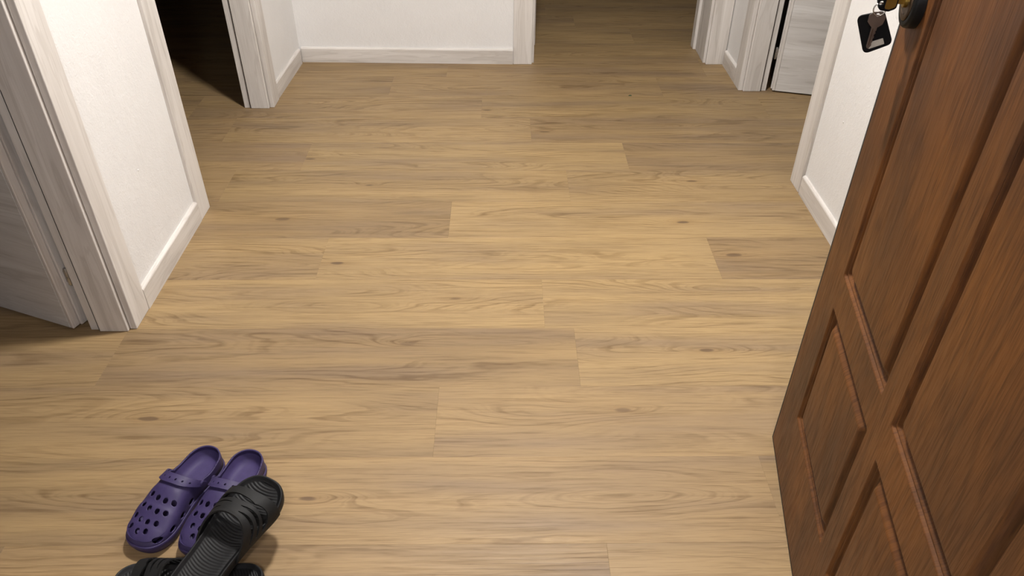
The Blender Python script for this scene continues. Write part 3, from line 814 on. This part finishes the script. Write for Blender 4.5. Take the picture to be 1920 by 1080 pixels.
    def strap_pt(u, vv, off):
        a = u * math.radians(78)
        yc = -0.006 - 0.030 * abs(u) ** 2.6
        y = yc + (vv - 0.5) * (0.0225 - 0.006 * abs(u) ** 4)
        w = min(OUTC, key=lambda op: (abs(op.y - y) + (0 if op.x * u >= 0 else 1)))
        hw = abs(w.x) + 0.0002
        x = math.copysign(hw * math.sin(abs(a)), u)
        base = lerp_tab(DOME, max(y, -0.004)) - Z_BASE
        z = Z_BASE + base * max(0.0, math.cos(a)) ** 0.45
        return Vector((x + math.copysign(off * math.sin(abs(a)), u), y, z + off * math.cos(a) + 0.0008))
    grid = [[strap_pt(-1 + 2 * i / NU, k / NV, 0.0030) for k in range(NV + 1)] for i in range(NU + 1)]
    sh = [(-0.62 + 1.24 * q / 5, 0.55) for q in range(6)]
    def keep(i, k):
        u = -1 + 2 * (i + 0.5) / NU; vv = (k + 0.5) / NV
        return all(((u - su) * 0.062) ** 2 + ((vv - sv) * 0.0235) ** 2 > 0.0021 ** 2 for su, sv in sh)
    v = [p for r in grid for p in r]
    f = [(i * (NV + 1) + k, (i + 1) * (NV + 1) + k, (i + 1) * (NV + 1) + k + 1, i * (NV + 1) + k + 1) for i in range(NU) for k in range(NV) if keep(i, k)]
    st = mesh_obj('strap', v, f, M['purple'], e, True)
    bm = bmesh.new(); bm.from_mesh(st.data)
    for fc in bm.faces:
        pass
    top = max(bm.faces, key=lambda fc: fc.calc_center_median().z)
    if top.normal.z < 0: bmesh.ops.reverse_faces(bm, faces=bm.faces)
    bm.to_mesh(st.data); bm.free()
    md = st.modifiers.new('solid', 'SOLIDIFY'); md.thickness = 0.0030; md.offset = 1
    bev(st, 0.0008, 2, 50)
    for s in (-1, 1):
        p = strap_pt(s * 0.93, 0.35, 0.003)
        lathe('rivet', [(0.0062, 0.0), (0.0062, s * 0.0035), (0.0048, s * 0.0050)], 'X', 20, M['purple'], e, (p.x, p.y, p.z))
    return e
def face_angle(dx, dy): return math.atan2(dy, dx) - math.pi / 2
d1 = Vector((-0.36, -0.933)); h1 = Vector((-0.640, 1.152)); c1 = h1 + d1 * (CL / 2)
d2 = Vector((-0.25, -0.968)); h2 = Vector((-0.549, 1.142)); c2 = h2 + d2 * (CL / 2)
clog('clog', (c1.x, c1.y, 0), face_angle(*d1), -1, 'purple foam clog clear of the slides, strap folded forward')
clog('clog', (c2.x, c2.y, 0), face_angle(*d2), 1, 'purple foam clog half covered by the upper black slide')

# ================================================================== SLIDES
SL = 0.285
SOUT = [(0.0, -0.1425), (0.024, -0.136), (0.0385, -0.115), (0.0420, -0.080), (0.0405, -0.040), (0.0420, 0.0), (0.0480, 0.045), (0.0535, 0.085), (0.0480, 0.118), (0.0310, 0.1375), (0.006, 0.1425),
        (-0.022, 0.1375), (-0.0430, 0.116), (-0.0520, 0.080), (-0.0510, 0.040), (-0.0470, 0.0), (-0.0440, -0.040), (-0.0430, -0.080), (-0.0385, -0.115), (-0.024, -0.136)]
SOUTC = catmull(SOUT, 8); NSO = len(SOUTC)
def sspine(y): return Vector((0.0, max(-0.088, min(0.078, y))))
def half_w(y, sgn):
    best = None
    for a, b_ in zip(SOUTC, SOUTC[1:] + SOUTC[:1]):
        if (a.y - y) * (b_.y - y) <= 0 and a.x * sgn >= -0.002 and b_.x * sgn >= -0.002 and abs(a.y - b_.y) > 1e-9:
            t = (y - a.y) / (b_.y - a.y); xx = abs(a.x + (b_.x - a.x) * t)
            best = xx if best is None else max(best, xx)
    return best or 0.01
HWT = {(k, s): half_w(k * 0.002, s) for k in range(-71, 72) for s in (-1, 1)}
def hw_(y, s):
    k = y / 0.002; k0 = max(-71, min(70, math.floor(k))); t = k - k0
    return HWT[(k0, s)] * (1 - t) + HWT[(k0 + 1, s)] * t
def slide(name, mat_w, mirror, label):
    e = tag(empty(name, (0, 0, 0)), label, 'slide', 'pair of black rubber slides')
    e.matrix_world = mat_w @ Matrix.Diagonal((mirror, 1, 1, 1))
    # sole with raised rim
    prof = [(0.006, 0.0), (0.0015, 0.001), (0.0, 0.005), (-0.001, 0.014), (-0.0005, 0.022), (0.0008, 0.0262), (0.0026, 0.0272), (0.0044, 0.0262), (0.0070, 0.0222), (0.0105, 0.0200)]
    v = []; f = []
    def zlift(y): return 0.007 * max(0, (y - 0.07) / 0.07) ** 2 + 0.008 * max(0, (-y - 0.02) / 0.12)
    for d, z in prof:
        for op in SOUTC:
            s = sspine(op.y); dd = op - s; q = s + dd * (1 - d / dd.length)
            v.append((q.x, q.y, z + (zlift(op.y) if z > 0.008 else 0.6 * 0.007 * max(0, (op.y - 0.07) / 0.07) ** 2)))
    for L in range(len(prof) - 1):
        for i in range(NSO): f.append((L * NSO + i, L * NSO + (i + 1) % NSO, (L + 1) * NSO + (i + 1) % NSO, (L + 1) * NSO + i))
    f.append(tuple(range(NSO))[::-1])
    so = mesh_obj('sole', v, f, M['black'], e, True)
    # ribbed footbed
    NX, NY = 36, 420
    v = []; f = []
    for j in range(NY + 1):
        y = -0.1355 + 0.271 * j / NY
        for i in range(NX + 1):
            s = -1 + 2 * i / NX
            sg = 1 if s >= 0 else -1
            x = s * max(0.004, hw_(y, sg) - 0.0095)
            edge = min(1.0, (1 - abs(s)) * 5.0) * min(1.0, (0.1355 - abs(y)) / 0.012)
            ph = (y + 0.010 * (1 - s * s) + 0.0006 * math.sin(s * 3 + y * 40)) / 0.0058
            rib = (0.5 + 0.5 * math.cos(2 * math.pi * ph)) ** 0.7
            z = 0.0188 + zlift(y) + 0.0011 * rib * max(0, edge) + 0.0022 * s * s
            v.append((x, y, z))
    for j in range(NY):
        for i in range(NX):
            a = j * (NX + 1) + i
            f.append((a, a + 1, a + NX + 2, a + NX + 1))
    mesh_obj('footbed', v, f, M['black'], e, True)
    # strap: arched band with long slits
    NU, NV = 150, 110
    def sp(u, vv):
        a = u * math.radians(90)
        c = abs(u)
        y0 = 0.036 - 0.058 * c ** 2.0          # heel-side edge
        y1 = 0.098 + 0.006 * u - 0.010 * c ** 2   # toe-side edge
        y = y0 + (y1 - y0) * vv
        sg = 1 if u >= 0 else -1
        x = sg * (hw_(y, sg) + 0.0012) * math.sin(abs(a)) ** 0.85
        Ht = 0.070 - 0.016 * vv
        zb = 0.014
        z = zb + (Ht - zb) * max(0.0, math.cos(a)) ** 0.72
        if vv < 0.10: z += 0.0014 * (1 - vv / 0.10) * math.cos(a)
        return Vector((x, y, z))
    slits = [  # (u0, u1, v at u0, v at u1, bow, half thickness)
        (-0.90, 0.30, 0.62, 0.60, 0.03, 0.100), (0.20, 0.94, 0.62, 0.58, 0.05, 0.085),
        (0.02, 0.93, 0.38, 0.42, 0.05, 0.045), (0.06, 0.93, 0.18, 0.26, 0.05, 0.040),
        (-0.88, -0.12, 0.46, 0.38, 0.02, 0.020), (-0.88, -0.30, 0.26, 0.20, 0.02, 0.016)]
    def sl_f(u, vv):
        m_ = 1.0
        for u0, u1, v0, v1, bow_, hf in slits:
            if u0 < u < u1:
                t = (u - u0) / (u1 - u0); k = math.sin(math.pi * t)
                m_ = min(m_, abs(vv - (v0 + (v1 - v0) * t + bow_ * k)) - hf * k ** 0.6)
        return m_
    grid = [[sp(-1 + 2 * i / NU, k / NV) for k in range(NV + 1)] for i in range(NU + 1)]
    F2 = [[sl_f(-1 + 2 * i / NU, k / NV) for k in range(NV + 1)] for i in range(NU + 1)]
    for i in range(1, NU):
        for k in range(1, NV):
            if abs(F2[i][k]) < 0.006:
                for dk in (1, -1):
                    a, b_ = F2[i][k], F2[i][k + dk]
                    if a * b_ < 0 and abs(a) <= abs(b_):
                        grid[i][k] = sp(-1 + 2 * i / NU, (k + dk * a / (a - b_)) / NV); F2[i][k] = 0.0; break
    v = [p for r in grid for p in r]
    f = []
    for i in range(NU):
        for k in range(NV):
            q = (F2[i][k], F2[i + 1][k], F2[i + 1][k + 1], F2[i][k + 1])
            if min(q) > -0.004 and sum(q) > 0.0:
                f.append((i * (NV + 1) + k, (i + 1) * (NV + 1) + k, (i + 1) * (NV + 1) + k + 1, i * (NV + 1) + k + 1))
    used = sorted({a for q in f for a in q}); remap = {a: n for n, a in enumerate(used)}
    st = mesh_obj('strap', [v[a] for a in used], [tuple(remap[a] for a in q) for q in f], M['black_strap'], e, True)
    bm = bmesh.new(); bm.from_mesh(st.data)
    top = max(bm.faces, key=lambda fc: fc.calc_center_median().z)
    if top.normal.z < 0: bmesh.ops.reverse_faces(bm, faces=bm.faces)
    bm.to_mesh(st.data); bm.free()
    md = st.modifiers.new('solid', 'SOLIDIFY'); md.thickness = 0.0038; md.offset = 1
    bev(st, 0.0010, 2, 50)
    return e
def pose(loc, rz, pitch, roll):
    return Matrix.Translation(loc) @ Matrix.Rotation(rz, 4, 'Z') @ Matrix.Rotation(pitch, 4, 'X') @ Matrix.Rotation(roll, 4, 'Y')
# lower slide flat on the floor, toe to the left
slide('slide', pose((-0.600, 0.830, 0.0), face_angle(-1.0, -0.03), 0, 0), 1, 'black slide flat on the floor under the other slide')
# upper slide leaning on the clog and on the lower slide
slide('slide', pose((-0.531, 0.882, 0.074), face_angle(0.44, 0.898), math.radians(10.5), math.radians(9)), 1, 'black slide leaning with its toe up on the purple clog')

# ================================================================== LAMPS AND SMALL THINGS
def ceiling_lamp(loc, label, mat):
    e = tag(empty('ceiling_lamp', (loc[0], loc[1], CEIL)), label, 'lamp')
    h = loc[2] - CEIL
    lathe('lamp_base', [(0.060, 0.0), (0.060, -0.020), (0.052, -0.028), (0.008, -0.030)], 'Z', 40, M['lampbody'], e, (0, 0, 0))
    lathe('stem', [(0.007, -0.0305), (0.007, h + 0.112)], 'Z', 16, M['lampbody'], e, (0, 0, 0))
    lathe('lamp_shade', [(0.020, h + 0.112), (0.035, h + 0.105), (0.090, h + 0.065), (0.122, h + 0.020), (0.128, h + 0.0005), (0.124, h + 0.0005), (0.1215, h + 0.006)], 'Z', 48, M['lampbody'], e, (0, 0, 0))
    lathe('diffuser', [(LAMP_R, h + 0.0055), (LAMP_R, h + 0.0015), (LAMP_R - 0.003, h)], 'Z', 48, mat, e, (0, 0, 0))
    return e
ceiling_lamp(LAMP_POS, 'white dish pendant lamp hanging from the hall ceiling', M['glow_hall'])
ceiling_lamp((0.0, -0.75, 2.30), 'white dish pendant lamp on the landing ceiling', M['glow_landing'])
sv = [(-0.007, -0.002, 0.0), (0.004, -0.004, 0.0), (0.009, 0.001, 0.0), (-0.001, 0.003, 0.0), (-0.006, -0.001, 0.0025), (0.003, -0.003, 0.004), (0.007, 0.001, 0.003), (-0.001, 0.002, 0.004)]
sf = [(3, 2, 1, 0), (4, 5, 6, 7), (0, 1, 5, 4), (1, 2, 6, 5), (2, 3, 7, 6), (3, 0, 4, 7)]
sp_ = mesh_obj('floor_scrap', sv, sf, M['scrap'], None, False, (0.566, 3.226, 0.0))
tag(sp_, 'tiny dark green scrap on the floor before the back passage', 'scrap')
